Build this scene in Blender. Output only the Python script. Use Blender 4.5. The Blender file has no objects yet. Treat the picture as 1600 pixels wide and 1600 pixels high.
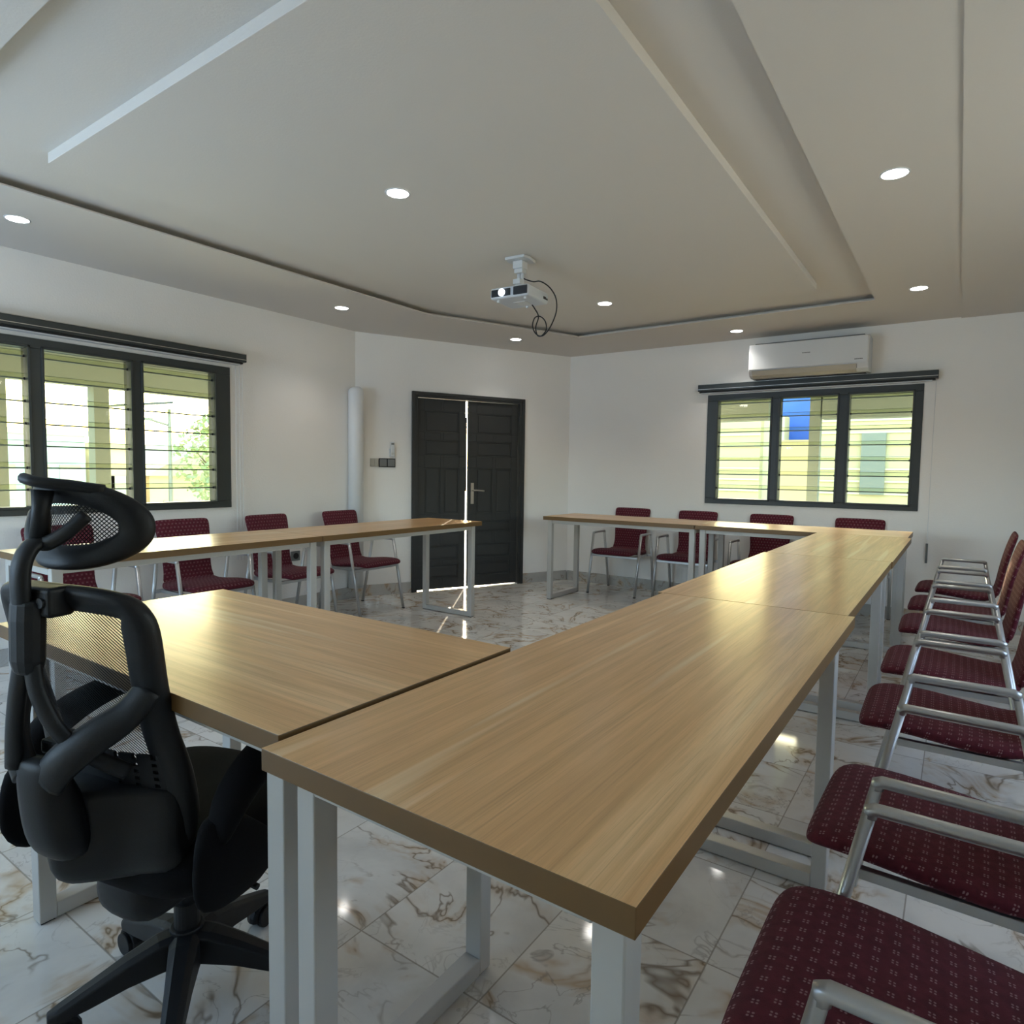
import bpy, bmesh, math, random
from math import radians as rad, sin, cos, pi
from mathutils import Matrix, Vector

sc = bpy.context.scene
COL = sc.collection
random.seed(4)

# ------------------------------------------------------------------ camera
cam_d = bpy.data.cameras.new('camera')
cam_d.sensor_width = 36.0
cam_d.lens = 36.0 * 1006.96 / 1600.0
cam_d.clip_start = 0.03
cam_d.clip_end = 400
cam = bpy.data.objects.new('camera', cam_d)
COL.objects.link(cam)
RC = Matrix(((0.82076, -0.04667, 0.56936), (0.57009, 0.04429, -0.82039), (0.01307, 0.99793, 0.06295)))
# orthonormalise
cx_ = Vector((0.821, 0.570, 0.014)); cz_ = Vector((0.568, -0.820, 0.063))
cx_.normalize(); cz_ = (cz_ - cx_ * cz_.dot(cx_)).normalized(); cy_ = cz_.cross(cx_)
cam.matrix_world = Matrix(((cx_.x, cy_.x, cz_.x, 0), (cx_.y, cy_.y, cz_.y, 0), (cx_.z, cy_.z, cz_.z, 1.2), (0, 0, 0, 1)))
sc.camera = cam

# ------------------------------------------------------------------ world, sun, daylight, exposure
SUN_EL = 21.3
SUN_TRAVEL = Vector((0.541, -0.841, -math.tan(rad(SUN_EL)))).normalized()
world = bpy.data.worlds.new('sky_world'); sc.world = world; world.use_nodes = True
wn = world.node_tree.nodes; wl = world.node_tree.links
wn.clear()
wo = wn.new('ShaderNodeOutputWorld'); wb = wn.new('ShaderNodeBackground'); ws = wn.new('ShaderNodeTexSky')
ws.sky_type = 'NISHITA'; ws.sun_disc = False
ws.sun_elevation = rad(SUN_EL)
ws.sun_rotation = math.atan2(-0.541, 0.841)
ws.air_density = 1.2; ws.dust_density = 3.0; ws.ozone_density = 1.0
wb.inputs['Strength'].default_value = 1.5
wl.new(ws.outputs[0], wb.inputs[0]); wl.new(wb.outputs[0], wo.inputs[0])

def light(name, kind, loc, direction, energy, color, **kw):
    d = bpy.data.lights.new(name, kind); d.energy = energy; d.color = color
    for k, v in kw.items(): setattr(d, k, v)
    o = bpy.data.objects.new(name, d); COL.objects.link(o); o.location = loc
    o.rotation_euler = Vector(direction).to_track_quat('-Z', 'Y').to_euler()
    return o
light('sun', 'SUN', (-8, 12, 8), SUN_TRAVEL, 9.0, (1.0, 0.9, 0.72), angle=rad(0.53))
# daylight entering by the openings behind the photographer
light('daylight_back_left', 'AREA', (-3.5, -1.84, 1.25), (0, .6, 1.0), 72.0, (0.42, 0.67, 1.0), shape='RECTANGLE', size=1.8, size_y=1.3)
light('daylight_right', 'AREA', (1.54, 2.6, 1.5), (-1, 0, -0.15), 4.0, (1.0, 0.93, 0.82), shape='RECTANGLE', size=2.2, size_y=1.0)
SPOT_W = 11.0

vs = sc.view_settings
vs.view_transform = 'Standard'; vs.look = 'None'; vs.gamma = 1.0; vs.use_curve_mapping = False
vs.exposure = 0.36
sc.cycles.max_bounces = 10; sc.cycles.diffuse_bounces = 6; sc.cycles.glossy_bounces = 4
sc.cycles.transmission_bounces = 8; sc.cycles.transparent_max_bounces = 24
sc.cycles.caustics_reflective = False; sc.cycles.caustics_refractive = False
sc.cycles.sample_clamp_indirect = 6.0
sc.cycles.use_denoising = True

# ------------------------------------------------------------------ materials
def mat(name, col, rough=0.5, metal=0.0, spec=0.5, coat=0.0, coat_rough=0.1, bump=0.0, bscale=200.0, mottle=0.0, mscale=5.0, emit=None, estr=0.0):
    m = bpy.data.materials.new(name); m.use_nodes = True
    nt = m.node_tree; b = nt.nodes['Principled BSDF']
    b.inputs['Base Color'].default_value = (*col, 1); b.inputs['Roughness'].default_value = rough
    b.inputs['Metallic'].default_value = metal; b.inputs['Specular IOR Level'].default_value = spec
    b.inputs['Coat Weight'].default_value = coat; b.inputs['Coat Roughness'].default_value = coat_rough
    tc = nt.nodes.new('ShaderNodeTexCoord')
    if mottle > 0:
        n = nt.nodes.new('ShaderNodeTexNoise'); n.inputs['Scale'].default_value = mscale; n.inputs['Detail'].default_value = 5
        nt.links.new(tc.outputs['Object'], n.inputs['Vector'])
        mx = nt.nodes.new('ShaderNodeMix'); mx.data_type = 'RGBA'
        mx.inputs[6].default_value = (*[c * (1 - mottle) for c in col], 1)
        mx.inputs[7].default_value = (*[min(1, c * (1 + mottle)) for c in col], 1)
        nt.links.new(n.outputs['Fac'], mx.inputs[0]); nt.links.new(mx.outputs[2], b.inputs['Base Color'])
    if bump > 0:
        n = nt.nodes.new('ShaderNodeTexNoise'); n.inputs['Scale'].default_value = bscale; n.inputs['Detail'].default_value = 4
        nt.links.new(tc.outputs['Object'], n.inputs['Vector'])
        bp = nt.nodes.new('ShaderNodeBump'); bp.inputs['Strength'].default_value = bump; bp.inputs['Distance'].default_value = 0.003
        nt.links.new(n.outputs['Fac'], bp.inputs['Height']); nt.links.new(bp.outputs['Normal'], b.inputs['Normal'])
    if emit:
        b.inputs['Emission Color'].default_value = (*emit, 1); b.inputs['Emission Strength'].default_value = estr
    return m

class G:
    """tiny node-graph helper"""
    def __init__(s, m): s.nt = m.node_tree; s.n = s.nt.nodes; s.l = s.nt.links
    def math(s, op, a, b=None, c=None):
        n = s.n.new('ShaderNodeMath'); n.operation = op
        for i, v in enumerate((a, b, c)):
            if v is None: continue
            if hasattr(v, 'is_output'): s.l.new(v, n.inputs[i])
            else: n.inputs[i].default_value = v
        return n.outputs[0]
    def noise(s, vec, scale, detail=4, rough=0.5, dist=0.0):
        n = s.n.new('ShaderNodeTexNoise'); s.l.new(vec, n.inputs['Vector'])
        n.inputs['Scale'].default_value = scale; n.inputs['Detail'].default_value = detail
        n.inputs['Roughness'].default_value = rough; n.inputs['Distortion'].default_value = dist
        return n.outputs['Fac']
    def ramp(s, v, stops):
        n = s.n.new('ShaderNodeValToRGB'); s.l.new(v, n.inputs[0]); e = n.color_ramp.elements
        e[0].position, e[0].color = stops[0][0], (*stops[0][1], 1); e[1].position, e[1].color = stops[-1][0], (*stops[-1][1], 1)
        for p, c in stops[1:-1]:
            x = e.new(p); x.color = (*c, 1)
        return n.outputs[0]
    def mix(s, f, a, b):
        n = s.n.new('ShaderNodeMix'); n.data_type = 'RGBA'
        for i, v in ((0, f), (6, a), (7, b)):
            if hasattr(v, 'is_output'): s.l.new(v, n.inputs[i])
            else: n.inputs[i].default_value = v if i == 0 else (*v, 1)
        return n.outputs[2]
    def maprange(s, v, a, b, c=0.0, d=1.0):
        n = s.n.new('ShaderNodeMapRange'); s.l.new(v, n.inputs[0])
        for i, x in enumerate((a, b, c, d)): n.inputs[i + 1].default_value = x
        return n.outputs[0]
    def sep(s, v):
        n = s.n.new('ShaderNodeSeparateXYZ'); s.l.new(v, n.inputs[0]); return n.outputs
    def comb(s, x, y, z):
        n = s.n.new('ShaderNodeCombineXYZ')
        for i, v in enumerate((x, y, z)):
            if hasattr(v, 'is_output'): s.l.new(v, n.inputs[i])
            else: n.inputs[i].default_value = v
        return n.outputs[0]

def marble(name, tiles=True, tint=1.0):
    m = mat(name, (.7, .7, .68), 0.07, spec=0.42)
    g = G(m); b = g.n['Principled BSDF']
    tc = g.n.new('ShaderNodeTexCoord'); v = tc.outputs['Object']
    if tiles:
        x, y, z = g.sep(v)
        u = g.math('DIVIDE', g.math('ADD', x, 0.455 + 0.385 * 40), 0.385)
        w = g.math('DIVIDE', g.math('ADD', y, -1.106 + 0.418 * 40), 0.418)
        iu = g.math('FLOOR', u); iw = g.math('FLOOR', w)
        wn_ = g.n.new('ShaderNodeTexWhiteNoise'); wn_.noise_dimensions = '2D'; g.l.new(g.comb(iu, iw, 0.0), wn_.inputs['Vector'])
        off = g.n.new('ShaderNodeVectorMath'); off.operation = 'MULTIPLY_ADD'
        g.l.new(wn_.outputs['Color'], off.inputs[0]); off.inputs[1].default_value = (17, 13, 9); g.l.new(v, off.inputs[2])
        vec = off.outputs[0]
        fu = g.math('ABSOLUTE', g.math('SUBTRACT', g.math('FRACT', u), 0.5)); fw = g.math('ABSOLUTE', g.math('SUBTRACT', g.math('FRACT', w), 0.5))
        gr = g.math('MAXIMUM', fu, fw)
        grout = g.maprange(gr, 0.4935, 0.4965)
    else:
        vec = v; grout = None
    def veins(scale, wid, dist):
        n = g.noise(vec, scale, 4, 0.55, dist)
        a = g.math('ABSOLUTE', g.math('SUBTRACT', n, 0.5))
        return g.maprange(a, 0.0, wid, 1.0, 0.0)
    cloud = g.noise(vec, 2.6, 5, 0.6, 0.4)
    base = g.ramp(cloud, [(.3, tuple(c * tint for c in (.58, .57, .545))), (.52, tuple(c * tint for c in (.73, .715, .675))), (.75, tuple(c * tint for c in (.79, .775, .74)))])
    v1 = veins(2.6, 0.016, 1.1); m1 = g.maprange(g.noise(vec, 3.1, 3), .40, .54)
    v2 = veins(5.2, 0.014, 1.4); m2 = g.maprange(g.noise(vec, 2.3, 3), .44, .60)
    v3 = veins(2.6, 0.060, 1.1); m3 = g.maprange(g.noise(vec, 4.6, 4), .46, .60)
    c1 = g.mix(g.math('MULTIPLY', g.math('MULTIPLY', v3, m3), 0.75), base, (.46, .30, .15))
    c2 = g.mix(g.math('MULTIPLY', g.math('MULTIPLY', v1, m1), 0.8), c1, (.17, .12, .075))
    c3 = g.mix(g.math('MULTIPLY', g.math('MULTIPLY', v2, m2), 0.6), c2, (.26, .23, .20))
    out = c3
    if grout is not None:
        out = g.mix(g.math('MULTIPLY', grout, 0.75), c3, (.28, .25, .21))
    g.l.new(out, b.inputs['Base Color'])
    return m

def wood(name, along='x'):
    m = mat(name, (.5, .35, .18), 0.36, spec=0.5, coat=0.35, coat_rough=0.22)
    g = G(m); b = g.n['Principled BSDF']; tc = g.n.new('ShaderNodeTexCoord')
    mp = g.n.new('ShaderNodeMapping'); g.l.new(tc.outputs['Object'], mp.inputs['Vector'])
    s = (0.36, 8.5, 3.0) if along == 'x' else (8.5, 0.36, 3.0)
    mp.inputs['Scale'].default_value = s
    oi = g.n.new('ShaderNodeObjectInfo')
    ad = g.n.new('ShaderNodeVectorMath'); ad.operation = 'ADD'; g.l.new(mp.outputs[0], ad.inputs[0])
    g.l.new(g.comb(g.math('MULTIPLY', oi.outputs['Random'], 13.0), g.math('MULTIPLY', oi.outputs['Random'], 29.0), 0.0), ad.inputs[1])
    v = ad.outputs[0]
    broad = g.noise(v, 1.2, 4, 0.5, 0.6)
    fine = g.noise(v, 6.0, 6, 0.65, 0.5)
    mp2 = g.n.new('ShaderNodeMapping'); g.l.new(v, mp2.inputs['Vector']); mp2.inputs['Scale'].default_value = (5.0, 20.0, 1) if along == 'x' else (20.0, 5.0, 1)
    pore = g.noise(mp2.outputs[0], 2.0, 4, 0.7)
    c = g.ramp(broad, [(.28, (.57, .315, .130)), (.42, (.72, .420, .185)), (.50, (.65, .375, .160)), (.58, (.78, .475, .220)), (.70, (.85, .57, .30)), (.80, (.74, .44, .20))])
    c = g.mix(g.maprange(fine, .40, .66, 0, .5), c, (.44, .255, .10))
    c = g.mix(g.maprange(pore, .52, .70, 0, .42), c, (.33, .185, .07))
    # pale sapwood streaks
    st = g.noise(v, 2.3, 2, 0.4, 0.15)
    c = g.mix(g.maprange(st, .62, .70, 0, .6), c, (.80, .64, .40))
    g.l.new(c, b.inputs['Base Color'])
    return m

def fabric_burgundy():
    m = mat('burgundy_fabric', (.16, .02, .04), 0.85, spec=0.2, bump=0.5, bscale=900)
    g = G(m); b = g.n['Principled BSDF']
    uv = g.n.new('ShaderNodeUVMap'); uv.uv_map = 'uv'
    x, y, z = g.sep(uv.outputs[0])
    u = g.math('MULTIPLY', x, 1 / 0.0255); w = g.math('MULTIPLY', y, 1 / 0.0255)
    u = g.math('ADD', u, g.math('MULTIPLY', g.math('MODULO', g.math('FLOOR', g.math('ADD', w, 200)), 2.0), 0.5))
    fu = g.math('ABSOLUTE', g.math('SUBTRACT', g.math('FRACT', g.math('ADD', u, 200)), 0.5))
    fw = g.math('ABSOLUTE', g.math('SUBTRACT', g.math('FRACT', g.math('ADD', w, 200)), 0.5))
    du = g.math('SUBTRACT', fu, 0.115); dw = g.math('SUBTRACT', fw, 0.115)
    r = g.math('SQRT', g.math('ADD', g.math('MULTIPLY', du, du), g.math('MULTIPLY', dw, dw)))
    dot = g.maprange(r, 0.055, 0.085, 1, 0)
    tcn = g.n.new('ShaderNodeTexCoord')
    n = g.noise(tcn.outputs['Object'], 60, 4)
    base = g.ramp(n, [(.35, (.078, .010, .018)), (.7, (.120, .017, .029))])
    g.l.new(g.mix(g.math('MULTIPLY', dot, .45), base, (.56, .36, .38)), b.inputs['Base Color'])
    b.inputs['Sheen Weight'].default_value = 0.05
    return m

def glass(name, tint=(.86, .90, .70), fr=1.45):
    m = bpy.data.materials.new(name); m.use_nodes = True; nt = m.node_tree; nt.nodes.clear()
    o = nt.nodes.new('ShaderNodeOutputMaterial'); t = nt.nodes.new('ShaderNodeBsdfTransparent'); gl = nt.nodes.new('ShaderNodeBsdfGlossy')
    f = nt.nodes.new('ShaderNodeFresnel'); f.inputs[0].default_value = fr; mx = nt.nodes.new('ShaderNodeMixShader')
    t.inputs[0].default_value = (*tint, 1); gl.inputs['Roughness'].default_value = 0.03
    nt.links.new(f.outputs[0], mx.inputs[0]); nt.links.new(t.outputs[0], mx.inputs[1]); nt.links.new(gl.outputs[0], mx.inputs[2]); nt.links.new(mx.outputs[0], o.inputs[0])
    return m

def mesh_net(name, pitch, duty, mode):
    """woven netting: real holes as transparency in a pattern fixed to the cloth"""
    m = mat(name, (.006, .006, .007), 0.7, spec=0.2); nt = m.node_tree; g = G(m)
    b = g.n['Principled BSDF']; o = g.n['Material Output']
    tc = g.n.new('ShaderNodeTexCoord'); x, y, z = g.sep(tc.outputs['Object'])
    if mode == 'stripe':
        s = g.math('DIVIDE', g.math('ADD', g.math('ADD', z, g.math('MULTIPLY', x, 1.1)), 5.0), pitch)
        s2 = g.math('DIVIDE', g.math('ADD', g.math('SUBTRACT', z, g.math('MULTIPLY', x, 1.1)), 5.0), pitch * 0.45)
        h1 = g.math('LESS_THAN', g.math('FRACT', s), duty); h2 = g.math('LESS_THAN', g.math('FRACT', s2), .75)
    else:
        s = g.math('DIVIDE', g.math('ADD', g.math('ADD', z, x), 5.0), pitch)
        s2 = g.math('DIVIDE', g.math('ADD', g.math('SUBTRACT', z, x), 5.0), pitch)
        h1 = g.math('LESS_THAN', g.math('FRACT', s), duty); h2 = g.math('LESS_THAN', g.math('FRACT', s2), duty)
    hole = g.math('MULTIPLY', h1, h2)
    t = g.n.new('ShaderNodeBsdfTransparent'); mx = g.n.new('ShaderNodeMixShader')
    g.l.new(hole, mx.inputs[0]); g.l.new(b.outputs[0], mx.inputs[1]); g.l.new(t.outputs[0], mx.inputs[2]); g.l.new(mx.outputs[0], o.inputs[0])
    return m

M = {}
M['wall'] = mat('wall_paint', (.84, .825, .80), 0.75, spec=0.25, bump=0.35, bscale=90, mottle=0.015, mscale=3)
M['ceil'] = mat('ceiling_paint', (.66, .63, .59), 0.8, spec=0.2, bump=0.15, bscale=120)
M['floor'] = marble('marble_floor_tiles', True)
M['skirt'] = marble('marble_skirting', False, 0.62)
M['woodx'] = wood('oak_laminate_lengthwise', 'x')
M['woody'] = wood('oak_laminate_crosswise', 'y')
M['edge'] = mat('laminate_edge_band', (.15, .080, .024), 0.45, mottle=0.06, mscale=30)
M['leg'] = mat('white_steel', (.47, .46, .435), 0.38, spec=0.5, mottle=0.02)
M['foot'] = mat('black_rubber', (.02, .02, .022), 0.7)
M['silver'] = mat('silver_steel', (.50, .51, .52), 0.36, metal=0.75, mottle=0.04, mscale=40)
M['fabric'] = fabric_burgundy()
M['plastic'] = mat('black_plastic', (.007, .0075, .009), 0.5, spec=0.35, bump=0.12, bscale=500)
M['seatfab'] = mat('black_cloth', (.006, .006, .007), 0.9, spec=0.15, bump=0.3, bscale=700)
M['netback'] = mesh_net('black_back_netting', 0.0078, 0.62, 'stripe')
M['nethead'] = mesh_net('black_head_netting', 0.0075, 0.68, 'grid')
M['dark'] = mat('charcoal_aluminium', (.030, .037, .037), 0.42, spec=0.5, mottle=0.05, mscale=8)
M['door'] = mat('charcoal_door_paint', (.034, .036, .036), 0.5, spec=0.35, mottle=0.08, mscale=6, bump=0.08, bscale=60)
M['chrome'] = mat('brushed_chrome', (.62, .6, .56), 0.28, metal=1.0)
M['glass'] = glass('green_tinted_glass')
M['glassedge'] = mat('green_glass_edge', (.10, .13, .09), 0.3)
M['whiteplastic'] = mat('white_plastic', (.62, .64, .66), 0.48, spec=0.5)
M['greyplastic'] = mat('warm_grey_plastic', (.42, .41, .37), 0.5)
M['vent'] = mat('air_vent_plastic', (.46, .43, .36), 0.5)
M['switchgrey'] = mat('grey_switch_plastic', (.16, .17, .17), 0.5)
M['black'] = mat('matt_black', (.010, .010, .011), 0.6)
M['pvc'] = mat('white_pvc_pipe', (.72, .74, .76), 0.4)
M['caulk'] = mat('yellowed_caulk', (.55, .50, .36), 0.6)
M['lamp'] = mat('downlight_lens', (1, 1, 1), 0.4, emit=(1.0, .98, .93), estr=18.0)
M['lens'] = mat('projector_lens', (.8, .85, .95), 0.05, emit=(.85, .92, 1.0), estr=3.0)
M['projdark'] = mat('projector_grille', (.02, .024, .03), 0.3)
M['projbody'] = mat('projector_shell', (.60, .64, .70), 0.35)
M['porch'] = mat('porch_concrete', (.20, .225, .20), 0.85, bump=0.3, bscale=40)
M['balcony'] = mat('balcony_tile', (.45, .43, .38), 0.6, mottle=0.05)
M['cream'] = mat('cream_render', (.50, .46, .29), 0.85, mottle=0.12, mscale=1.5)
M['plaster'] = mat('pale_plaster', (.60, .58, .44), 0.85, mottle=0.06, mscale=1.2)
M['bluewall'] = mat('bright_blue_paint', (.05, .16, .72), 0.6)
M['teal'] = mat('teal_render', (.48, .64, .64), 0.85, mottle=0.05)
M['orange'] = mat('orange_render', (.70, .54, .38), 0.85, mottle=0.08)
M['roof'] = mat('weathered_roof', (.55, .54, .44), 0.8, mottle=0.15, mscale=3)
M['leaf'] = mat('tree_leaves', (.30, .36, .20), 0.7, mottle=0.5, mscale=6)
M['bark'] = mat('tree_bark', (.12, .09, .06), 0.9)
M['earth'] = mat('dusty_ground', (.62, .60, .46), 0.95, mottle=0.15, mscale=.6)
M['streetmetal'] = mat('street_lamp_metal', (.25, .27, .25), 0.5, metal=0.4)
M['panel'] = mat('solar_panel_glass', (.05, .07, .08), 0.3)

# ------------------------------------------------------------------ mesh helpers
class MB:
    def __init__(s): s.bm = bmesh.new(); s.uv = None
    def box(s, a, b, mx=None, mi=0):
        x0, y0, z0 = a; x1, y1, z1 = b
        vs_ = [Vector(p) for p in ((x0,y0,z0),(x1,y0,z0),(x1,y1,z0),(x0,y1,z0),(x0,y0,z1),(x1,y0,z1),(x1,y1,z1),(x0,y1,z1))]
        if mx: vs_ = [mx @ v for v in vs_]
        v = [s.bm.verts.new(p) for p in vs_]
        for f in ((3,2,1,0),(4,5,6,7),(0,1,5,4),(1,2,6,5),(2,3,7,6),(3,0,4,7)):
            fc = s.bm.faces.new([v[i] for i in f]); fc.material_index = mi
        return s
    def prism(s, poly, z0, z1, mx=None, mi=0):
        n = len(poly)
        a = [Vector((p[0], p[1], z0)) for p in poly]; b = [Vector((p[0], p[1], z1)) for p in poly]
        if mx: a = [mx @ p for p in a]; b = [mx @ p for p in b]
        a = [s.bm.verts.new(p) for p in a]; b = [s.bm.verts.new(p) for p in b]
        s.bm.faces.new(a[::-1]).material_index = mi; s.bm.faces.new(b).material_index = mi
        for i in range(n):
            s.bm.faces.new((a[i], a[(i+1) % n], b[(i+1) % n], b[i])).material_index = mi
        return s
    def tube(s, pts, r, n=10, closed=False, mi=0, sx=1.0, up=None, caps=True):
        """swept tube; r number or list; sx squashes one cross axis"""
        P = [Vector(p) for p in pts]; m = len(P); rings = []
        rr = r if isinstance(r, (list, tuple)) else [r] * m
        tang = []
        for i in range(m):
            if closed: t = (P[(i+1) % m] - P[i-1])
            elif i == 0: t = P[1] - P[0]
            elif i == m-1: t = P[-1] - P[-2]
            else: t = (P[i+1]-P[i]).normalized() + (P[i]-P[i-1]).normalized()
            tang.append(t.normalized())
        u = Vector(up) if up else (Vector((0,0,1)) if abs(tang[0].z) < .9 else Vector((1,0,0)))
        for i in range(m):
            t = tang[i]; a = u - t * u.dot(t)
            if a.length < 1e-4: a = t.orthogonal()
            a.normalize(); b = t.cross(a)
            if not up: u = a
            k = 1.0
            if 0 < i < m-1 and not closed:
                c = max(.35, (P[i+1]-P[i]).normalized().dot(t)); k = 1/c
            ring = []
            for j in range(n):
                th = 2*pi*(j+.5)/n
                d = a*cos(th)*rr[i]*sx + b*sin(th)*rr[i]
                if k != 1.0:
                    # mitre: stretch in the bend direction
                    bd = ((P[i+1]-P[i]).normalized() - (P[i]-P[i-1]).normalized())
                    if bd.length > 1e-5:
                        bd.normalize(); d = d + bd * d.dot(bd) * (k-1)
                ring.append(s.bm.verts.new(P[i] + d))
            rings.append(ring)
        seg = m if closed else m-1
        for i in range(seg):
            A, B = rings[i], rings[(i+1) % m]
            for j in range(n):
                s.bm.faces.new((A[j], A[(j+1) % n], B[(j+1) % n], B[j])).material_index = mi
        if not closed and caps:
            s.bm.faces.new(rings[0][::-1]).material_index = mi; s.bm.faces.new(rings[-1]).material_index = mi
        return s
    def cyl(s, c, r, h, n=20, axis='z', mi=0, r2=None):
        c = Vector(c); d = {'x': Vector((1,0,0)), 'y': Vector((0,1,0)), 'z': Vector((0,0,1))}[axis] if isinstance(axis, str) else Vector(axis).normalized()
        return s.tube([c, c + d*h], [r, r2 if r2 is not None else r], n=n, mi=mi)
    def sphere(s, c, r, seg=16, rings=10, sc_=(1,1,1), mi=0):
        mx = Matrix.Translation(c) @ Matrix.Diagonal((r*sc_[0], r*sc_[1], r*sc_[2], 1))
        bmesh.ops.create_uvsphere(s.bm, u_segments=seg, v_segments=rings, radius=1, matrix=mx)
        return s
    def loft(s, rings, mi=0, closed_u=True, cap=True, uvs=None):
        R = [[s.bm.verts.new(p) for p in ring] for ring in rings]; n = len(R[0])
        lay = s.bm.loops.layers.uv.get('uv') or (s.bm.loops.layers.uv.new('uv') if uvs else None)
        for i in range(len(R)-1):
            for j in range(n if closed_u else n-1):
                k = (j+1) % n
                f = s.bm.faces.new((R[i][j], R[i][k], R[i+1][k], R[i+1][j])); f.material_index = mi
                if uvs:
                    q = (uvs[i][j], uvs[i][k], uvs[i+1][k], uvs[i+1][j])
                    for lp, t in zip(f.loops, q): lp[lay].uv = t
        if cap:
            for rr, q, rev in ((R[0], uvs[0] if uvs else None, True), (R[-1], uvs[-1] if uvs else None, False)):
                f = s.bm.faces.new(rr[::-1] if rev else rr); f.material_index = mi
                if uvs:
                    qq = q[::-1] if rev else q
                    for lp, t in zip(f.loops, qq): lp[lay].uv = t
        return s
    def build(s, name, mats, parent=None, bevel=0.0, smooth=False, subsurf=0, seg=2):
        bmesh.ops.recalc_face_normals(s.bm, faces=s.bm.faces[:])
        me = bpy.data.meshes.new(name); s.bm.to_mesh(me); s.bm.free()
        for m_ in (mats if isinstance(mats, (list, tuple)) else [mats]): me.materials.append(M[m_] if isinstance(m_, str) else m_)
        o = bpy.data.objects.new(name, me); COL.objects.link(o)
        if parent: o.parent = parent
        if bevel > 0:
            b = o.modifiers.new('bevel', 'BEVEL'); b.width = bevel; b.segments = seg; b.limit_method = 'ANGLE'; b.angle_limit = rad(40)
        if subsurf:
            q = o.modifiers.new('subsurf', 'SUBSURF'); q.levels = subsurf; q.render_levels = subsurf
        if smooth or subsurf:
            for p in me.polygons: p.use_smooth = True
        return o

def tag(o, label=None, cat=None, group=None, kind=None):
    if label: o['label'] = label
    if cat: o['category'] = cat
    if group: o['group'] = group
    if kind: o['kind'] = kind
    return o
def empty(name, loc=(0,0,0), rz=0.0, **kw):
    o = bpy.data.objects.new(name, None); COL.objects.link(o); o.location = loc; o.rotation_euler = (0, 0, rz); o.empty_display_size = .1
    return tag(o, **kw)
def struct(o): o['kind'] = 'structure'; return o
def copy_tree(o, parent=None):
    c = o.copy(); COL.objects.link(c)
    if parent: c.parent = parent
    for ch in list(o.children): copy_tree(ch, c)
    return c

# ------------------------------------------------------------------ room shell
XL, YB, XR, YN = -4.62, 6.24, 1.55, -1.85
PA = Vector((-4.62, 4.10, 0)); PB = Vector((-3.57, 6.24, 0))
DD = (PB - PA).normalized(); DN = Vector((DD.y, -DD.x, 0)); DL = (PB - PA).length
# frame of the angled door wall: local x along the wall, y out of the room, z up
DW = Matrix(((DD.x, -DN.x, 0, PA.x), (DD.y, -DN.y, 0, PA.y), (0, 0, 1, 0), (0, 0, 0, 1)))
T = 0.16
fl = MB(); fl.prism([(XL-.05, YN-.05), (XR+.05, YN-.05), (XR+.05, YB+.05), (PB.x-.03, YB+.05), (XL-.05, PA.y+.02)], -0.06, 0.0)
struct(fl.build('floor', 'floor'))

def wall_with_holes(name, mx, length, height, holes, t=T, x0=0.0):
    """wall in local x (length), y (0..t outward), z; holes = list of (xa, xb, za, zb)"""
    b = MB(); x = x0
    for (xa, xb, za, zb) in sorted(holes):
        b.box((x, 0, 0), (xa, t, height), mx)
        if za > 0: b.box((xa, 0, 0), (xb, t, za), mx)
        b.box((xa, 0, zb), (xb, t, height), mx)
        x = xb
    b.box((x, 0, 0), (length, t, height), mx)
    o = b.build(name, 'wall'); return struct(o)
HC = 2.56
# left wall: local x = world +y, outward = -x
mxL = Matrix(((0, -1, 0, XL), (1, 0, 0, YN), (0, 0, 1, 0), (0, 0, 0, 1)))
WA = (0.36, 2.85)      # window A along y
wall_with_holes('wall_left', mxL, PA.y - YN, HC, [(WA[0]-YN, WA[1]-YN, .893, 1.958)])
# far wall: local x = world x, outward = +y
mxB = Matrix.Translation((PB.x, YB, 0))
WB = (-2.035, -0.272)
wall_with_holes('wall_back', mxB, XR - PB.x, HC, [(WB[0]-PB.x, WB[1]-PB.x, .918, 1.957)])
DX0, DX1, DZ = 0.560, 1.790, 1.950
wall_with_holes('wall_corner', DW, DL, HC, [(DX0, DX1, 0, DZ)])
mxR = Matrix(((0, 1, 0, XR), (1, 0, 0, YN), (0, 0, 1, 0), (0, 0, 0, 1)))
wall_with_holes('wall_right', mxR, YB - YN, HC, [(3.3, 5.6, 1.0, 2.0)])
mxN = Matrix(((1, 0, 0, XL), (0, -1, 0, YN), (0, 0, 1, 0), (0, 0, 0, 1)))
wall_with_holes('wall_front', mxN, XR - XL, HC, [(.7, 2.5, .8, 2.1)])

# ceiling: upper slab, dropped border, floating island, right-hand soffit
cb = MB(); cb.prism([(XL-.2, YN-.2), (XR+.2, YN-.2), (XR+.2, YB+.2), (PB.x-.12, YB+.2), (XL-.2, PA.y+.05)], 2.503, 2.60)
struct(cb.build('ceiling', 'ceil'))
ZC = 2.46
outer = [(XL, YN), (-.05, YN), (-.05, YB), (PB.x, YB), (XL, PA.y)]
rec = [(-3.62, .79), (-.56, .77), (-.56, 5.33), (-2.985, 5.38), (-3.605, 4.00)]
rec2 = [(-3.72, .69), (-.53, .69), (-.53, 5.44), (-3.05, 5.49), (-3.71, 4.02)]
rb = MB()
for i in range(5):
    k = (i+1) % 5
    rb.prism([outer[i], outer[k], rec[k], rec[i]], ZC, 2.467)
    rb.prism([outer[i], outer[k], rec2[k], rec2[i]], 2.467, 2.503)
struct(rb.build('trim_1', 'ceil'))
ib = MB(); ib.prism([(-3.2, 1.17), (-.86, 1.17), (-.86, 4.83), (-2.72, 4.93), (-3.2, 3.90)], ZC, 2.503)
struct(ib.build('trim_2', 'ceil', bevel=.002))
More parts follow.
